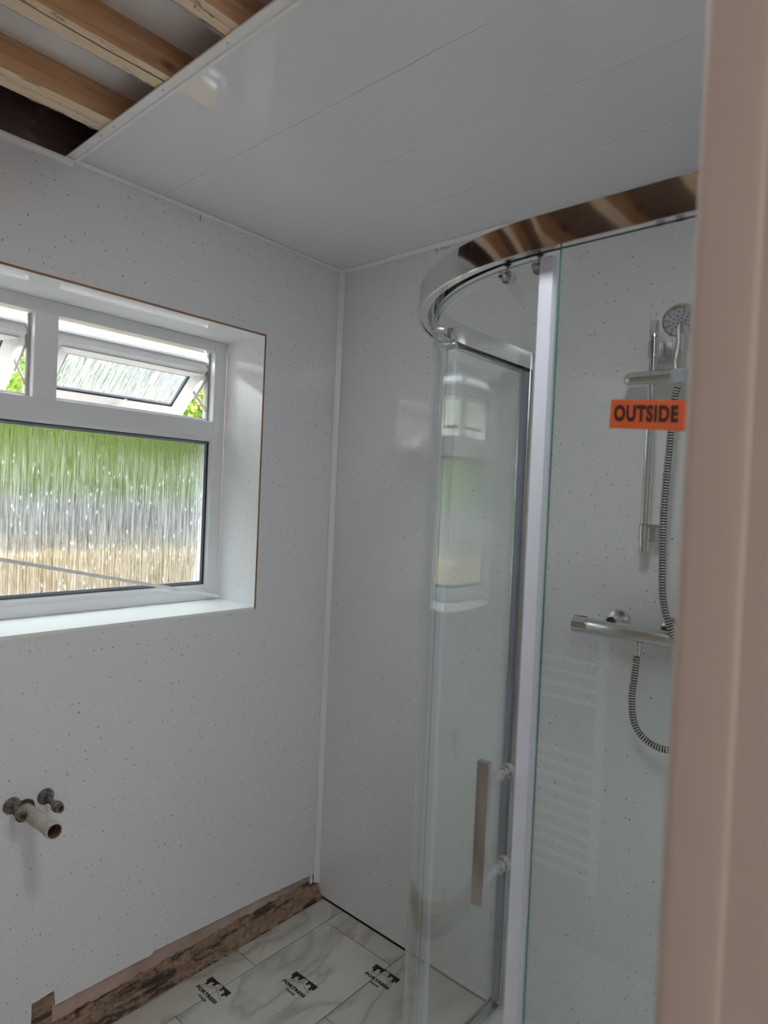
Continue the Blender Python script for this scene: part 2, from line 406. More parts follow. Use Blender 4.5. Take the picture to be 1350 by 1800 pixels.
for i in range(len(bot)-1):
    (x0, z0), (x1, z1) = bot[i], bot[i+1]; n = max(1, int(abs(x1-x0)/.012))
    for k in range(n):
        t = k/n; rag.append((x0+(x1-x0)*t, z0+(z1-z0)*t+random.uniform(-.0012, .0012)))
rag.append(bot[-1])
b.prism([(0, PZ), (0, .084)]+rag+[(XL, PZ)], 'Y', 0, .010, M_panel)
e = .006
b.box(XL, 0, 0, .010, PZ, WB-.010, M_panel); b.box(XL, 0, 0, .010, WT+e, H-.002, M_panel)
b.box(WX+e, 0, 0, .010, WB-.010, WT+e, M_panel); b.box(XL, WXL-e, 0, .010, WB-.010, WT+e, M_panel)
b.build('wall_panel', wb_, auto=False)
b = MB(); b.box(-.6195, -.6175, -.0004, 0, 2.372, 2.392, M_pencil); b.build('pencil_mark', wb_, auto=False)
# rubble at the foot of the wall
b = MB(); nx_, ny_ = 420, 16
gr = []
for i in range(nx_+1):
    x = -.002+(XL+.002)*i/nx_; row = []
    for j in range(ny_+1):
        t = j/ny_
        big = noise.noise(Vector((x*9, t*1.2, 3)))*.022
        y = .0115-.052*t; z = .062*(1-t)**1.1-.004 + (big*(1-t*.4))*(1 if 0 < j < ny_ else .3)
        n2 = noise.noise(Vector((x*38, t*7, 1)))*.010+noise.noise(Vector((x*95, t*16, 5)))*.005
        if j < ny_: z += n2
        y += noise.noise(Vector((x*45, t*9, 9)))*.006*(1 if 0 < j < ny_ else 0)
        if j == ny_: z = -.003
        row.append(b.bm.verts.new((x, max(min(y, .0118), -.041), min(z, .10))))
    gr.append(row)
for i in range(nx_):
    for j in range(ny_): b.face([gr[i][j], gr[i+1][j], gr[i+1][j+1], gr[i][j+1]], M_rubble)
b.build('mortar_rubble', wb_, auto=False)
b = MB()
for (x, z, ln) in ((-.72, .030, .20), (-.50, .036, .10)):
    pts = [(x-ln/2+ln*k/14, -.020+noise.noise(Vector((x+k*.3, 0, 2)))*.003, z-.010*k/14+noise.noise(Vector((k*.4, x, 0)))*.003) for k in range(15)]
    b.tube(pts, [.007+.003*noise.noise(Vector((k*.5, x, 7))) for k in range(15)], M_rubble, 8)
b.build('mortar_ridge', wb_, auto=False)

b = MB(); b.box(-1.033, -.981, .004, .0115, .03, .146, M_rubble); b.build('exposed_wall_patch', wb_, auto=False)
# --- right wall (shower wall)
wr = empty('wall_right'); struct(wr)
b = MB(); b.box(.012, .25, YF-.12, .285, -.05, 2.62, M_plaster); b.build('masonry', wr, auto=False)
b = MB(); b.box(0, .010, YF, -.001, .006, H-.002, M_panel); b.build('wall_panel', wr, auto=False)
b = MB()
b.box(-.0004, 0, -.4493, -.4478, 2.366, 2.386, M_pencil); b.box(-.0004, 0, -.4478, -.436, 2.384, 2.3855, M_pencil)
for k in range(6): b.box(-.0004, 0, -.468-.006*k, -.4695-.006*k, 2.376, 2.376+random.uniform(.004, .010), M_pencil)
for k in range(5): b.box(-.0004, 0, -.955-.007*k, -.960-.007*k, 2.248+.002*k, 2.249+.002*k, M_pencil)
b.build('pencil_mark', wr, auto=False)
# --- left wall
wl = MB(); wl.box(XL-.1, XL, YF-.12, .0, -.05, 2.62, M_plaster2); struct(wl.build('wall_left', auto=False))
# --- front wall with the doorway the photograph is taken through
DX = -1.283; DXL = -2.04; YB = YF-.12
b = MB(); b.box(DX+.028, .012, YB, YF, -.05, 2.62, M_panel); b.box(XL, DX+.028, YB, YF, 2.03, 2.62, M_panel); b.box(XL, DXL-.02, YB, YF, -.05, 2.03, M_panel)
struct(b.build('wall_front', auto=False))
# door lining (jamb) with rounded room-side edge and stop bead
d1 = empty('door_1'); struct(d1)
b = MB()
def jamb(x, sgn, yend):
    # profile in XY : lining face, rounded arris, stop bead
    P = []
    for k in range(7):
        a = math.pi/2*k/6; P.append((x+sgn*(.009-.009*math.sin(a)), yend-.009+.009*math.cos(a)))
    P = [(x+sgn*.028, yend)]+P
    P += [(x, YF-.036), (x+sgn*.0004, YF-.0385), (x+sgn*.0012, YF-.0402), (x+sgn*.0022, YF-.0406), (x+sgn*.0022, YB+.002), (x+sgn*.0065, YB), (x+sgn*.028, YB)]
    return P
b.prism(jamb(DX, 1, YF+.0), 'Z', 0, 2.03, M_lining)
b.build('door_lining', d1)
b = MB(); b.prism(jamb(DXL, -1, YF+.0), 'Z', 0, 2.03, M_lining); b.box(DXL, DX, YB, YF, 2.0, 2.03, M_lining); b.build('door_lining', d1)
# --- ceiling panels
b = MB(); y0 = YF; jl = [-1.0, -.7505, -.5005, -.2505, 0]
for i in range(4):
    b.box(jl[i]+.0006, jl[i+1]-.0006, YF, 0, H, H+.008, M_ceil)
b.box(-1.0, 0, YF, 0, H+.0015, H+.0085, M_groove)
struct(b.build('ceiling', auto=False))
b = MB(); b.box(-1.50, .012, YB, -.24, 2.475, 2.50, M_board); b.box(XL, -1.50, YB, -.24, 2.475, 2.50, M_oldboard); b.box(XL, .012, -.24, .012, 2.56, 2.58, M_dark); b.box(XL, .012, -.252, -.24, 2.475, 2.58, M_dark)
b.box(-4.5, .6, -4.5, .35, 2.62, 2.70, M_roof)
struct(b.build('ceiling_void_boards', auto=False))
# --- joists
def joist(yc, hw, i):
    bb = MB(); n = 130; z0, z1 = 2.4035, 2.4745; rings = []
    for k in range(n+1):
        x = XL+.001+(-.002-XL)*k/n if True else 0
        nz = lambda a, s_=1: noise.noise(Vector((x*s_, a+i*7.3, i*3.1)))
        wl_ = .003*nz(1, 9)+.002*nz(2, 40); wr_ = .003*nz(3, 9)+.002*nz(4, 40)
        ch = .004+.004*max(0, nz(5, 14)); g1 = .3+.12*nz(6, 3)
        ya, yb = yc-hw+wl_*.6, yc+hw+wr_
        P = [(ya, z1), (ya, z0+ch*.6), (ya+ch*.7, z0+.0005), (ya+(yb-ya)*(g1-.03), z0), (ya+(yb-ya)*g1, z0+.0025+.002*nz(7, 20)), (ya+(yb-ya)*(g1+.03), z0), (yb-ch*1.6, z0), (yb, z0+ch*1.5), (yb, z1)]
        rings.append([bb.bm.verts.new((x, p[0], p[1])) for p in P])
    for k in range(n):
        for j in range(8):
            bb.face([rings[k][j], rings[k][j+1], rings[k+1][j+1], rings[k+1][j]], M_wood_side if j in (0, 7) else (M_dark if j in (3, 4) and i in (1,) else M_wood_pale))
    bb.face(rings[0], M_wood_side); bb.face(rings[-1][::-1], M_wood_side)
    o = bb.build('ceiling_joist')
    # old plaster crumbs clinging along the arris
    cb = MB(); P = []; Q = []
    for k in range(260):
        x = -2.0+.98*k/259; q = noise.noise(Vector((x*11, i*5, 2)))+.5*noise.noise(Vector((x*37, i*5, 8)))
        P.append((x, yc+hw-.004+.003*noise.noise(Vector((x*20, 1, i))), z0+.0012)); Q.append(.0004+max(0, q-.12)*.011)
    cb.tube(P, Q, M_crumb, 7, smooth=False)
    shift(cb.build('plaster_crumbs', o), o)
    return o
M_crumb = mat('plaster_crumbs', (.24, .21, .19), .95)
JL = [(-.216, .036, 'exposed pine ceiling joist nearest the window wall, with ragged pale underside'),
      (-.477, .031, 'exposed pine ceiling joist, second from the window wall, with split pale underside'),
      (-.725, .024, 'exposed orange-brown pine ceiling joist, third from the window wall')]
for i, (yc, hw, lb) in enumerate(JL):
    o = joist(yc, hw, i); tag(o, lb, 'ceiling joist', 'exposed ceiling joists')
    if i == 2: last_joist = o
for k, yc in enumerate((-.98, -1.23, -1.48)):
    o = last_joist.copy(); SC.collection.objects.link(o); o.location = (0, yc+.725, 0)
    for c_ in last_joist.children:
        cc = c_.copy(); SC.collection.objects.link(cc); cc.parent = o
    o['label'] = ('fourth', 'fifth', 'sixth')[k]+' exposed pine ceiling joist counted from the window wall'
# --- trims
b = MB()
b.prism([(-.018, -.001), (-.0185, -.004), (-.0165, -.0055), (-.0055, -.0165), (-.004, -.0185), (-.001, -.018), (-.001, -.001)], 'Z', .052, H-.006, M_trim)
struct(b.build('trim_1', auto=False))   # corner trim
b = MB(); b.box(-.030, -.020, .002, .0115, .04, .12, M_trim); b.box(-.012, -.001, .001, .0115, .045, .12, M_gasket); struct(b.build('trim_2', auto=False))
b = MB(); b.prism([(-.001, H-.015), (-.004, H-.015), (-.012, H-.005), (-.012, H-.001), (-.001, H-.001)], 'Y', YF, -.002, M_trim); struct(b.build('trim_3', auto=False))
b = MB(); b.prism([(-.001, H-.010), (-.003, H-.010), (-.009, H-.003), (-.009, H-.001), (-.001, H-.001)], 'X', -1.0, -.002, M_trim); struct(b.build('trim_4', auto=False))
b = MB(); b.box(-1.024, -.997, YF, -.002, H-.0035, H+.0005, M_trim); b.box(-1.004, -.9965, YF, -.002, H-.008, H-.003, M_trim); b.box(-1.016, -1.013, YF, -.002, H, H+.004, M_trim)
for y in (-.18, -.245, -.47, -.705, -.99, -1.24): b.lathe((-1.0135, y, H-.0034), (0, 0, -1), [(0, .0030), (.001, .0026), (.0010, .0013), (0.0001, .001), (.0001, 0)], M_satin, 12)
struct(b.build('trim_5', auto=False))
b = MB(); b.box(XL, -1.004, -.002, .010, H-.022, H-.004, M_trim); b.box(XL, -1.004, -.010, -.002, H-.011, H-.006, M_trim); struct(b.build('trim_6', auto=False))

# ================================================================ WINDOW
win = empty('window_1'); struct(win)
b = MB()
b.box(WX, WX+.0055, 0.0005, WD, WB-.004, WT+.0055, M_panel)
b.box(WXL-.0055, WXL, 0.0005, WD, WB-.004, WT+.0055, M_panel)
b.box(WXL, WX, 0.0005, WD, WT, WT+.0055, M_panel)
b.build('reveal_lining', win, auto=False)
b = MB()
b.box(WX-.0005, WX+.0055, -.0012, .0004, WB-.004, WT+.0055, M_raw); b.box(WXL, WX+.0055, -.0012, .0004, WT-.0005, WT+.0055, M_raw)
b.build('raw_panel_edge', win, auto=False)
b = MB(); b.box(WXL, WX, -.0015, WD+.01, WB-.010, WB, M_trim, bevel=.001); b.build('window_sill', win, auto=False)
FY0, FY1 = WD, WD+.07
OX, OT, TB, TT, OB = -.4025, 2.036, 1.718, 1.790, 1.206
MR, ML = -.940, -1.007
OXL = -1.545
b = MB()
def bar(x0, x1, z0, z1, y0=FY0, y1=FY1, bv=.006, m=M_upvc): b.box(x0, x1, y0, y1, z0, z1, m, bevel=bv)
bar(OX, WX, WB, WT); bar(WXL, OXL, WB, WT)
bar(OXL-.001, OX+.001, OT, WT); bar(OXL-.001, OX+.001, TB+.016, TT); bar(OXL-.001, OX+.001, WB, OB-.018)
bar(ML, MR, TT-.004, OT+.004)
# rebate behind, seen round the opening lights
for (x0, x1) in ((MR, OX), (OXL, ML)):
    b.box(x0, x1, FY0+.045, FY1, TT, TT+.012, M_upvc)
b.build('window_frame', win)
# glazing bead, gasket, spacer and pane of the big lower light
def ring(bb, x0, x1, z0, z1, wdt, y0, y1, m, slope=0):
    # mitred ring with optional sloping inner face
    O = [(x0, z0), (x1, z0), (x1, z1), (x0, z1)]; I = [(x0+wdt, z0+wdt), (x1-wdt, z0+wdt), (x1-wdt, z1-wdt), (x0+wdt, z1-wdt)]
    V = {}
    for k in range(4):
        V['oa', k] = bb.bm.verts.new((O[k][0], y0, O[k][1])); V['ob', k] = bb.bm.verts.new((O[k][0], y1, O[k][1]))
        V['ia', k] = bb.bm.verts.new((I[k][0], y0+slope, I[k][1])); V['ib', k] = bb.bm.verts.new((I[k][0], y1, I[k][1]))
    for k in range(4):
        j = (k+1) % 4
        bb.face([V['oa', k], V['oa', j], V['ia', j], V['ia', k]], m); bb.face([V['ia', k], V['ia', j], V['ib', j], V['ib', k]], m)
        bb.face([V['ib', k], V['ib', j], V['ob', j], V['ob', k]], m); bb.face([V['ob', k], V['ob', j], V['oa', j], V['oa', k]], m)
b = MB(); ring(b, OXL-.012, OX+.014, OB-.020, TB+.018, .012, FY0+.003, FY1-.02, M_upvc, .002); ring(b, OXL, OX+.002, OB-.008, TB+.006, .007, FY0+.007, FY1-.02, M_upvc, .006)
b.build('glazing_bead', win, auto=False)
b = MB(); ring(b, OXL+.007, OX-.005, OB-.001, TB-.001, .0022, FY0+.012, FY0+.0205, M_gasket); b.build('gasket', win, auto=False)
b = MB(); b.box(OXL+.005, OX-.003, FY0+.0225, FY0+.0265, OB-.003, TB+.001, M_obscure); b.build('window_pane', win, auto=False)
b = MB(); ring(b, OXL+.008, OX-.006, OB-.000, TB-.002, .010, FY0+.0205, FY0+.0224, M_spacer); b.build('spacer_bar', win, auto=False)
# opening top lights
TH = math.radians(49.9)
def sash(x0, x1, hx):
    W = x1-x0; L = .262
    bb = MB(); fw = .052
    ring(bb, 0, W, -L, 0, .026, .004, .052, M_upvc, 0); ring(bb, .022, W-.022, -L+.022, -.022, .030, .0, .030, M_upvc, .012)
    ring(bb, -.006, W+.006, -L-.006, .006, .016, .036, .056, M_upvc, 0)
    o = bb.build('sash_frame', win, auto=False)
    o.location = (x0, .243, 1.972); o.rotation_euler = (TH, 0, 0)
    bb = MB(); ring(bb, .050, W-.050, -L+.050, -.050, .0035, .0145, .022, M_gasket); ring(bb, .050, W-.050, -L+.051, -.051, .011, .0205, .0224, M_spacer2)
    bb.build('spacer_bar', o, auto=False)
    bb = MB(); bb.box(.048, W-.048, .0225, .0265, -L+.048, -.048, M_obscure); bb.build('sash_pane', o, auto=False)
    bb = MB(); bb.box(hx-.010, hx+.010, -.012, 0, -L+.012, -L+.040, M_upvc, bevel=.003)
    bb.tube([(hx, -.012, -L+.030), (hx, -.028, -L+.045), (hx+.006, -.034, -L+.075), (hx+.008, -.034, -L+.095)], [.007, .007, .0065, .006], M_upvc, 10); bb.build('sash_handle', o)
    return o
sash(MR+.004, OX+.002, .268); sash(OXL-.002, ML-.004, .268)
# friction stays
for xs_, sg in ((OX-.006, 1), (MR+.006, -1), (ML-.006, 1), (OXL+.006, -1)):
    bb = MB()
    bb.box(xs_-.002, xs_+.004 if sg > 0 else xs_+.002, FY0+.028, FY0+.040, TT+.004, OT-.004, M_hinge)
    def strip(p, q, wd=.006):
        p = Vector(p); q = Vector(q); t = (q-p).normalized(); n_ = Vector((0, -t.z, t.y))*wd
        V = [bb.bm.verts.new(x_) for x_ in (p-n_, q-n_, q+n_, p+n_)]; V2 = [bb.bm.verts.new(Vector(x_.co)+Vector((.002, 0, 0))) for x_ in V]
        bb.face(V, M_hinge); bb.face(V2[::-1], M_hinge)
        for k in range(4): bb.face([V[k], V2[k], V2[(k+1) % 4], V[(k+1) % 4]], M_hinge)
    xm = xs_-.004*sg
    strip((xm, .250, 1.83), (xm-.002*sg, .345, 1.915)); strip((xm, .252, 1.945), (xm-.002*sg, .325, 1.872)); strip((xm, .252, 1.965), (xm, .268, 1.995))
    strip((xm, .252, 1.945), (xm, .262, 1.972))
    bb.build('friction_stay', win, auto=False)

# ================================================================ SHOWER ENCLOSURE
CX, CY, RR = -.34, -1.30, .50
def path(off=0, s0=0, s1=None, n=72):
    """rail line as seen from above, starting at the right wall; off = inward offset; s = distance"""
    L1 = -CX; L2 = RR*math.pi/2; L3 = CY-YF; tot = L1+L2+L3
    if s1 is None: s1 = tot
    out = []
    ss = sorted({s0, s1, *[x for x in (L1, L1+L2) if s0 < x < s1], *[L1+L2*k/48 for k in range(49) if s0 < L1+L2*k/48 < s1]})
    for s_ in ss:
        if s_ <= L1: p = (-s_, CY+RR); nn = (0, 1)
        elif s_ <= L1+L2:
            a = math.pi/2+(s_-L1)/RR; nn = (math.cos(a), math.sin(a)); p = (CX+RR*nn[0], CY+RR*nn[1])
        else: p = (CX-RR, CY-(s_-L1-L2)); nn = (-1, 0)
        out.append(((p[0]-nn[0]*off, p[1]-nn[1]*off), nn))
    return out
enc = empty('shower_enclosure', (-.42, -1.22, .03))
tag(enc, 'curved glass quadrant shower enclosure with chrome rails and sliding door in the corner', 'shower enclosure')
ZT, ZB = 1.985, 1.930
b = MB(); t_ = .0022
prof = [(-.0, ZT-.003), (-.003, ZT), (-.040, ZT), (-.040, ZB+.008), (-.040+t_, ZB+.008), (-.040+t_, ZT-t_-.006), (-.0215, ZT-t_-.006), (-.0215, ZB+.006), (-.0195, ZB+.006), (-.0195, ZB+.003), (-t_, ZB+.003), (-t_, ZB+.002), (-.006, ZB+.002), (-.006, ZB), (-.0008, ZB), (0, ZB+.001)]
b.sweep(path(0, .004), prof, M_chrome); shift(b.build('top_rail'), enc)
b = MB(); ZR0, ZR1 = .0305, .062
prof = [(0, ZR0), (0, ZR0+.016), (-.004, ZR0+.024), (-.011, ZR0+.029), (-.020, ZR0+.026), (-.022, ZR0+.018), (-.040, ZR0+.016), (-.041, ZR0)]
b.sweep(path(0, .004), prof, M_chrome); shift(b.build('bottom_rail'), enc)
# wall profiles
b = MB(); b.box(-.030, -.0005, -.845, -.802, .0305, 1.985, M_satin, bevel=.002); b.box(-.034, -.030, -.838, -.828, .032, 1.983, M_chrome); b.box(-.046, -.034, -.832, -.818, .06, 1.93, M_spacer)
shift(b.build('wall_profile'), enc)
b = MB(); b.box(-.842, -.806, YF+.0005, YF+.030, .0305, 1.985, M_satin, bevel=.002); shift(b.build('wall_profile'), enc)
LT = -CX+RR*math.pi/2+(CY-YF)
M_edge2 = mat('pale_glass_edge', (.30, .42, .45), .15)
def pane(off, s0, s1, z0, z1, name, me=None):
    me = me or M_edge2
    b = MB(); th = .006
    b.sweep(path(off, s0, s1), [(0, z0), (0, z1), (-th, z1), (-th, z0)], M_glass, mfun=lambda j: M_glass if j in (0, 2) else me)
    return shift(b.build(name), enc)
S_Y = lambda y: (-CX+RR*math.pi/2)+(CY-y)
p1 = pane(.014, .03, .43, .055, 1.95, 'fixed_pane')
p2 = pane(.014, S_Y(-1.322), LT-.012, .055, 1.95, 'fixed_pane', M_edge)
s_lead = S_Y(-1.300); s_trail = .425+.0
door = pane(.034, s_trail, s_lead, .045, 1.93, 'sliding_door_pane')
def sub(mb, name, par):
    o = mb.build(name); o.data.transform(Matrix.Translation(-enc.location)); o.parent = par; return o
b = MB(); b.sweep(path(.030, S_Y(-1.279), S_Y(-1.303)), [(0, .047), (0, 1.928), (-.015, 1.928), (-.015, .047)], M_seal); sub(b, 'door_seal', door)
b = MB(); b.sweep(path(.0325, s_trail-.003, s_trail+.006), [(0, .047), (0, 1.928), (-.009, 1.928), (-.009, .047)], M_seal); sub(b, 'door_seal', door)
# door handle
M_handle = mat('satin_handle_face', (.62, .60, .59), .22, 1)
b = MB(); b.box(-.872, -.861, -1.268, -1.247, .912, 1.138, M_handle, bevel=.0012)
for z in (1.102, .948): b.lathe((-.8615, -1.2575, z), (1, 0, 0), [(0, .0085), (.0505, .0085), (.0505, .0105), (.054, .0105), (.054, .0085), (.062, .0085), (.062, .0115), (.072, .0115), (.073, .0105), (.073, 0)], M_satin, 24)
sub(b, 'door_handle', door)
# rollers at the top of the door
for s_ in (s_trail+.045, .62, s_lead-.10, s_lead-.03):
    (px_, py_), nn = path(.030, s_, s_+.001)[0]
    b = MB(); n3 = Vector((nn[0], nn[1], 0)); o_ = Vector((px_, py_, 1.918))-n3*.014
    b.lathe(o_, n3, [(-.012, 0), (-.012, .009), (0, .011), (.004, .011), (.004, .005), (.018, .005), (.018, 0)], M_chrome, 20)
    b.lathe(o_+Vector((0, 0, .030)), n3, [(.0, 0), (.0, .012), (.010, .012), (.010, 0)], M_gasket, 16)
    b.tube([o_, o_+Vector((0, 0, .03))], .0035, M_satin, 8)
    sub(b, 'roller', door)
# orange sticker on the fixed pane
b = MB()
SX = -.827
b.prism([(-1.4135, 1.6945), (-1.4125, 1.6540), (-1.5205, 1.6455), (-1.5215, 1.6865)], 'X', SX-.0004, SX, M_orange)
st = sub(b, 'orange_sticker', enc); st['label'] = 'orange sticker reading OUTSIDE in black capitals'
me = text_mesh('OUTSIDE', .03, M_ink2, 'outside', offset=.0015, spacing=1.12)
fit_text(me, 0, 1, 0, 1)
for v in me.vertices:
    a, c = v.co.x, v.co.y
    y = -1.4185-.0875*a; z = 1.6635-.0062*a+c*.0235
    v.co = (SX-.0006+(-.0002 if v.co.z > 0 else 0), y, z)
me.transform(Matrix.Translation(-enc.location))
o = bpy.data.objects.new('printed_word', me); SC.collection.objects.link(o); o.parent = st
# tray
tr = MB()
pp = [p for p, _ in path(-.012, 0)]; outl = [(-.0005, CY+RR+.012)]+pp[1:]+[(-CX*-1-RR-.012, YF+.0005), (-.0005, YF+.0005)]
outl = [p for i, p in enumerate(outl) if i == 0 or (Vector(p)-Vector(outl[i-1])).length > 1e-4]
tr.prism(outl, 'Z', .0007, .024, M_tray)
inn = [p for p, _ in path(.045, .03)]
tr.sweep(path(-.012, .0005, LT-.0005), [(0, .024), (0, .030), (-.055, .030), (-.075, .0245), (-.075, .024)], M_tray)
tr.lathe((-.30, -1.36, .0242), (0, 0, 1), [(0, .055), (.004, .052), (.005, 0)], M_chrome, 32)
tray = tr.build('shower_tray'); tag(tray, 'low white quadrant shower tray under the curved glass enclosure', 'shower tray')

# ================================================================ SHOWER FITTINGS on the right wall
XR = -.060
rs = empty('shower_riser_rail', (0, -1.2, 1.44))
tag(rs, 'vertical chrome riser rail with wall brackets on the speckled wall behind the glass', 'shower rail')
b = MB(); b.lathe((XR, -1.2, 1.432), (0, 0, 1), [(0, 0), (0, .0115), (.002, .0125), (.030, .0125), (.030, .0108), (.545, .0108), (.545, .0124), (.583, .0118), (.585, .011), (.585, 0)], M_chrome, 28); shift(b.build('pole'), rs)
for z0_, z1_ in ((1.925, 1.968), (1.462, 1.502)):
    b = MB(); b.lathe((XR, -1.2, z0_), (0, 0, 1), [(0, .010), (0, .0145), (z1_-z0_, .0145), (z1_-z0_, .010)], M_chrome, 28)
    b.box(XR+.008, -.0005, -1.226, -1.190, z0_-.003, z1_+.001, M_satin, bevel=.003)
    if z0_ < 1.6: b.box(XR-.012, XR+.030, -1.250, -1.190, z1_-.006, z1_+.003, M_chrome, bevel=.002)
    shift(b.build('wall_bracket'), rs)
b = MB(); b.lathe((XR-.004, -1.130, 1.874), (0, -1, 0), [(0, 0), (.001, .008), (.005, .0145), (.012, .0185), (.022, .0195), (.037, .0190), (.037, .0183), (.038, .0183), (.038, .0195), (.072, .0195), (.072, .0188), (.073, .0188), (.073, .0195), (.105, .0200), (.140, .0200), (.150, .016), (.152, 0)], M_chrome, 32)
shift(b.build('handset_slider'), rs)
# handset: head faces the door, handle up from the slider
hs = empty('shower_handset', (-.09, -1.268, 1.89))
tag(hs, 'chrome shower handset with grey dotted spray face, partly behind the door frame', 'shower handset')
hc = Vector((-.150, -1.292, 1.984)); hd = Vector((-.70, -.10, -.70)).normalized()
b = MB(); b.lathe(hc-hd*.020, hd, [(-.004, 0), (-.002, .018), (.004, .033), (.012, .041), (.020, .0435), (.026, .0425), (.027, .0385), (.025, .0375)], M_chrome, 40)
P0 = Vector((-.090, -1.275, 1.858)); P3 = hc-hd*.018+Vector((.006, 0, -.026))
pts = [P0, P0+Vector((.002, 0, .030)), P0+Vector((-.002, -.001, .060)), P0.lerp(P3, .80)+Vector((.012, 0, 0)), P3, hc-hd*.010]
b.tube(pts, [.0125, .0175, .0190, .0185, .0175, .012], M_chrome, 24); shift(b.build('handset_body'), hs)
b = MB(); b.lathe(hc, hd, [(.004, 0), (.0047, .020), (.0050, .0378), (.003, .038)], M_spray, 40)
shift(b.build('spray_plate'), hs)
b = MB(); xx = hd.cross(Vector((0, 0, 1))).normalized(); yy = hd.cross(xx)
for rr_, nn_ in ((0, 1), (.009, 6), (.018, 10), (.027, 15), (.034, 12)):
    for k in range(nn_):
        a = 2*math.pi*k/nn_+rr_*40; c_ = hc+xx*math.cos(a)*rr_+yy*math.sin(a)*rr_
        b.lathe(c_, hd, [(.004, .0016), (.0066, .0013), (.0068, 0)], M_nozzle, 8)
shift(b.build('spray_nozzles'), hs)
# collar where the handle sits in the slider
b = MB(); b.lathe(P0+Vector((.002, 0, -.006)), (-.15, 0, 1), [(0, .010), (0, .0165), (.020, .0215), (.030, .0205), (.034, .015)], M_spray, 28); shift(b.build('handset_collar'), hs)
# hose
hose_pts = [(-.070, -1.2, 1.168), (-.068, -1.197, 1.12), (-.066, -1.192, 1.06), (-.064, -1.200, 1.00), (-.062, -1.225, .965), (-.062, -1.270, .950), (-.064, -1.325, .965), (-.070, -1.365, 1.02), (-.078, -1.378, 1.10), (-.085, -1.345, 1.18), (-.088, -1.290, 1.245), (-.086, -1.263, 1.32), (-.083, -1.255, 1.42), (-.082, -1.252, 1.55), (-.082, -1.258, 1.70), (-.084, -1.263, 1.80), (-.089, -1.273, 1.852)]
def smooth(P, per):
    P = [Vector(p) for p in P]; out = []
    for i in range(len(P)-1):
        p0 = P[max(i-1, 0)]; p1_ = P[i]; p2_ = P[i+1]; p3_ = P[min(i+2, len(P)-1)]
        for k in range(per):
            t = k/per; out.append(.5*((2*p1_)+(-p0+p2_)*t+(2*p0-5*p1_+4*p2_-p3_)*t*t+(-p0+3*p1_-3*p2_+p3_)*t**3))
    out.append(P[-1]); return out
dense = smooth(hose_pts, 40); acc = [0]
for i in range(1, len(dense)): acc.append(acc[-1]+(dense[i]-dense[i-1]).length)
def at(sv):
    import bisect
    i = min(max(bisect.bisect(acc, sv)-1, 0), len(acc)-2); t = (sv-acc[i])/max(acc[i+1]-acc[i], 1e-9); return dense[i].lerp(dense[i+1], t)
pitch_ = .0068; nr = int(acc[-1]/pitch_); P = []; Rr = []
for k in range(nr):
    for ph, rr_ in ((0, .0066), (.25, .0090), (.5, .0096), (.75, .0090)):
        P.append(at((k+ph)*pitch_)); Rr.append(rr_)
b = MB(); b.tube(P, Rr, M_hose, 14)
b.bm.faces.ensure_lookup_table(); gi = b.mi(M_groovehose)
for k_, fc in enumerate(b.bm.faces):
    if (k_//14) % 4 in (0, 3) and k_ < len(b.bm.faces)-2: fc.material_index = gi
hose = b.build('shower_hose', auto=False); tag(hose, 'ribbed flexible metal shower hose looping from the bar valve up to the handset', 'shower hose')
# bar valve
va = empty('shower_mixer_valve', (0, -1.14, 1.22))
tag(va, 'horizontal chrome thermostatic bar shower valve on the speckled wall', 'shower valve')
VZ = 1.2235; VX = -.062
b = MB(); b.lathe((VX, -1.068, VZ), (0, -1, 0), [(0, .012), (0, .0205), (.002, .0215), (.250, .0215), (.252, .0205), (.252, .012)], M_satin, 36)
b.lathe((VX, -1.2, VZ-.018), (0, 0, -1), [(0, .0125), (.008, .0125), (.012, .0115), (.034, .0085), (.036, .0085), (.036, .006)], M_chrome, 24)
shift(b.build('valve_body'), va)
b = MB(); b.lathe((VX, -1.024, VZ), (0, -1, 0), [(0, 0), (0, .020), (.002, .0225), (.040, .0225), (.040, .0195), (.044, .0195)], M_chrome, 36)
b.box(VX-.003, VX+.003, -1.062, -1.026, VZ+.0215, VZ+.0255, M_chrome, bevel=.001); shift(b.build('control_knob'), va)
b = MB(); b.lathe((VX, -1.320, VZ), (0, -1, 0), [(0, .0195), (.004, .0195), (.004, .0225), (.042, .0225), (.044, .020), (.044, 0)], M_chrome, 36); shift(b.build('control_knob'), va)
for y in (-1.125, -1.265):
    b = MB(); b.lathe((-.0005, y, VZ+.018), (-1, 0, 0), [(0, .031), (.003, .031), (.010, .027), (.014, .018), (.030, .016), (.058, .014)], M_chrome, 36); shift(b.build('wall_flange'), va)

# ================================================================ PIPE STUBS
def stub(x, z, tipx, tipz, ln, label):
    rt = empty('water_pipe_stub', (x, 0, z)); tag(rt, label, 'pipe', 'capped water pipe tails on the window wall')
    ax = Vector((tipx-x, -ln, tipz-z)); L_ = ax.length; ax = ax.normalized()
    b = MB(); b.lathe((x, -.0005, z), (0, -1, 0), [(0, .0215), (.003, .021), (.008, .015), (.010, .009)], M_corr, 28); shift(b.build('escutcheon'), rt)
    b = MB(); b.tube([Vector((x, -.004, z))+ax*L_*t for t in (0, .3, .6, .75)], .0075, M_corr, 20); shift(b.build('pipe'), rt)
    b = MB(); o_ = Vector((x, -.004, z))+ax*L_*.62
    b.lathe(o_, ax, [(0, .0075), (0, .0125), (.004, .0140), (.014, .0140), (.017, .0105), (.028, .0105), (.028, .0075), (.016, .0070), (.016, 0)], M_corr, 6 if False else 24, mats=[M_corr]*6+[M_inside]*2)
    shift(b.build('compression_nut'), rt)
stub(-1.019, .705, -1.017, .700, .094, 'corroded capped water pipe tail with round collar, right of the white waste pipe')
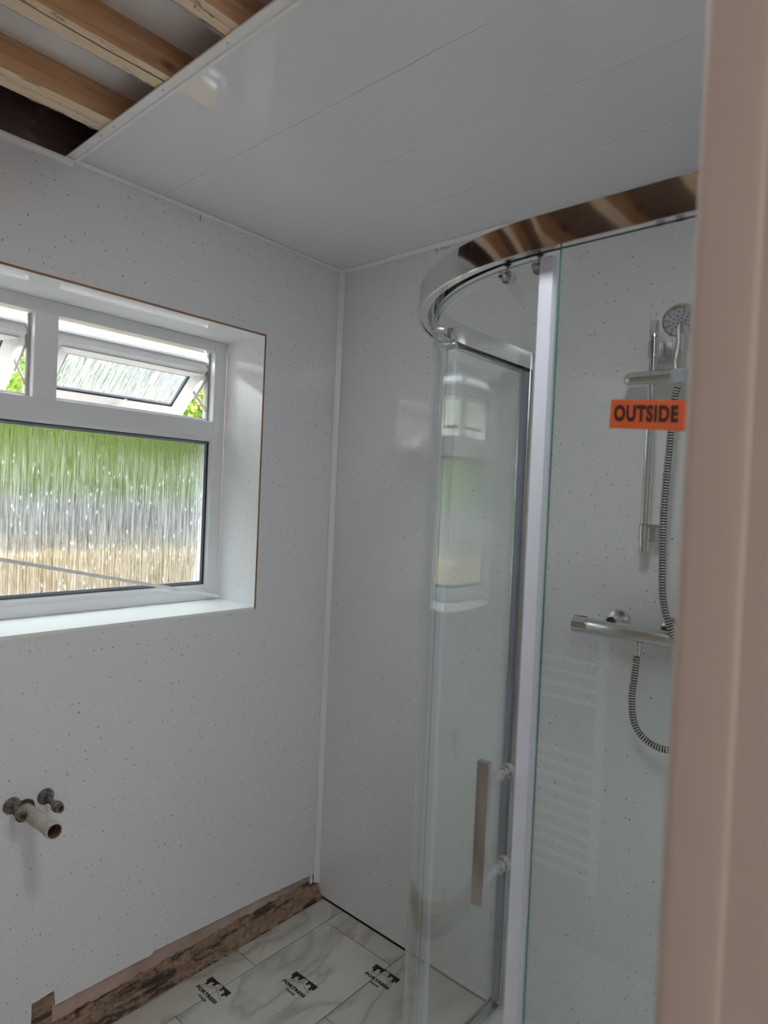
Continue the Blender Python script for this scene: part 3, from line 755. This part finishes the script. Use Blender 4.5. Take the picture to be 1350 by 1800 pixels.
stub(-1.102, .707, -1.100, .705, .072, 'corroded capped water pipe tail with round collar, left of the white waste pipe')
wp = empty('waste_pipe', (-1.073, 0, .686)); tag(wp, 'stubby off-white plastic waste pipe sticking out of the window wall', 'waste pipe')
b = MB(); b.lathe((-1.069, -.0005, .684), (0.02, -1, .05), [(0, .0185), (.155, .0185), (.155, .0200), (.172, .0200), (.176, .0190), (.176, .0165), (.06, .0160), (.06, 0)], M_waste, 36, mats=[M_waste]*5+[M_inside]*2)
shift(b.build('pipe'), wp)
b = MB(); n_ = 26; P = []
for k in range(n_):
    a = 2*math.pi*k/n_; q = .0275+.0025*math.sin(3*a)+random.uniform(-.0015, .0015); P.append((-1.073+q*math.cos(a)*1.0, .686+q*math.sin(a)*1.05))
b.prism(P, 'Y', -.0015, .0, M_hole); shift(b.build('wall_hole', auto=False), wp)

# ================================================================ LOOSE TRIM STRIP in the window
b = MB()
A = Vector((-.362, .196, 1.156)); Bp = Vector((-1.60, .150, 1.437)); t = (Bp-A).normalized(); up = Vector((0, 1, 0)).cross(t).normalized()
if up.z < 0: up = -up
nn = Vector((0, -1, 0))
sec = [(0, 0), (.0105, 0), (.0105, .002), (.0015, .002), (.0015, .008), (0, .008)]
RA = [b.bm.verts.new(A+up*p+nn*q) for p, q in sec]; RB = [b.bm.verts.new(Bp+up*p+nn*q) for p, q in sec]
for k in range(6): b.face([RA[k], RB[k], RB[(k+1) % 6], RA[(k+1) % 6]], M_trim)
b.face(RA[::-1], M_trim); b.face(RB, M_trim); bmesh.ops.recalc_face_normals(b.bm, faces=b.bm.faces)
ls = b.build('loose_trim_strip', auto=False); tag(ls, 'loose white plastic trim strip leaning diagonally across the lower window pane', 'trim strip')

# ================================================================ TOWEL RADIATOR (seen mirrored in the shower glass)
ra = empty('towel_radiator', (-2.05, -.68, .25)); tag(ra, 'white ladder towel radiator on the left wall, mirrored as stripes in the shower glass', 'towel radiator')
RX = -2.02
for y in (-.935, -.435):
    b = MB(); b.tube([(RX, y, .25), (RX, y, 1.10)], .016, M_radiator, 16)
    for z in (.35, 1.0): b.tube([(RX, y, z), (XL+.001, y, z)], .008, M_radiator, 10)
    shift(b.build('upright'), ra)
zs = [1.012-.045*k for k in range(4)]+[.692-.045*k for k in range(10)]
for z in zs:
    b = MB(); b.tube([(RX, -.935, z), (RX, -.435, z)], .0075, M_radiator, 14); shift(b.build('rung'), ra)

b = MB(); b.lathe((-1.22, -1.50, 2.4025), (0, 0, -1), [(0, 0), (0, .14), (.030, .14), (.046, .13), (.046, .126), (.044, 0)], M_fill_disc, 40)  # invented fitting, out of view, placed over the added fill light
tag(b.build('added_fill_disc'), 'round white disc added over the fill light, out of view under the exposed joists', 'ceiling lamp')
# ================================================================ HALL behind the camera
b = MB(); b.box(-3.2, -.6, -3.9, YB, -.06, -.002, M_hallfloor); struct(b.build('floor_hall', auto=False))
b = MB(); b.box(-3.3, -3.2, -3.9, YB, 0, 2.42, M_hall); struct(b.build('wall_hall_left', auto=False))
b = MB(); b.box(-.6, -.5, -3.9, YB, 0, 2.42, M_hall); struct(b.build('wall_hall_right', auto=False))
b = MB(); b.box(-3.3, -.5, -4.0, -3.9, 0, 2.42, M_hall); struct(b.build('wall_hall_end', auto=False))
b = MB(); b.box(-3.3, XL, YB-.01, YB+.05, 0, 2.42, M_hall); b.box(DX+.03, -.5, YB-.012, YB-.001, 0, 2.42, M_hall); b.box(XL, DX+.03, YB-.012, YB-.001, 2.04, 2.42, M_hall); struct(b.build('wall_hall_front', auto=False))
b = MB(); b.box(-3.3, -.5, -4.0, YB, 2.42, 2.46, M_hall); struct(b.build('ceiling_hall', auto=False))

# ================================================================ OUTDOORS
b = MB(); b.box(-14, 14, .31, 16, -.4, -.35, M_ground); struct(b.build('ground', auto=False))
b = MB(); b.box(-9, 9, 3.2, 3.45, -.35, 1.02, M_bank, bevel=.02)
bk = b.build('retaining_wall', auto=False); tag(bk, 'tan garden retaining wall blurred behind the lower part of the obscure window pane', 'garden wall')
fe = empty('garden_fence', (0, 3.75, .9)); tag(fe, 'grey timber garden fence blurred behind the middle of the obscure window pane', 'fence')
b = MB()
for k in range(100): x = -9+.18*k; b.box(x, x+.165, 3.72, 3.74, .3, 1.46+.01*math.sin(k*2.3), M_fence)
b.box(-9, 9, 3.74, 3.78, 1.2, 1.28, M_fence); shift(b.build('fence_boards', auto=False), fe)
b = MB()
hy, hz = (3.95, 5.2), (.2, 2.5)
def top(x): return 2.62+.10*math.sin(x*1.7)+.08*noise.noise(Vector((x*1.3, 0, 0)))
nseg = 60
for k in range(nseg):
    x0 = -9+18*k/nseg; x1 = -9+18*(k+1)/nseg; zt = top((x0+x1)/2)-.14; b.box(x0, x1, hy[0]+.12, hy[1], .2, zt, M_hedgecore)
hw_ = b
for k in range(42000):
    x = random.uniform(-7, 5); zt = top(x); 
    if random.random() < .72: y = hy[0]+random.uniform(-.06, .16); z = random.uniform(1.0, zt)
    else: y = random.uniform(hy[0], hy[1]); z = zt+random.uniform(-.16, .04)
    s_ = random.uniform(.018, .042)
    M3 = Matrix.Rotation(random.uniform(0, 6.28), 3, 'Z') @ Matrix.Rotation(random.uniform(-1.3, 1.3), 3, 'X') @ Matrix.Rotation(random.uniform(0, 6.28), 3, 'Y')
    c_ = Vector((x, y, z)); V = [hw_.bm.verts.new(c_+M3 @ Vector(q)*s_) for q in ((-1, 0, 0), (0, -.5, .12), (1, 0, 0), (0, .5, .12))]
    hw_.face(V, M_leaf)
hd_ = hw_.build('garden_hedge', auto=False); tag(hd_, 'bright yellow-green leafy hedge outside, seen through the open window lights', 'hedge')
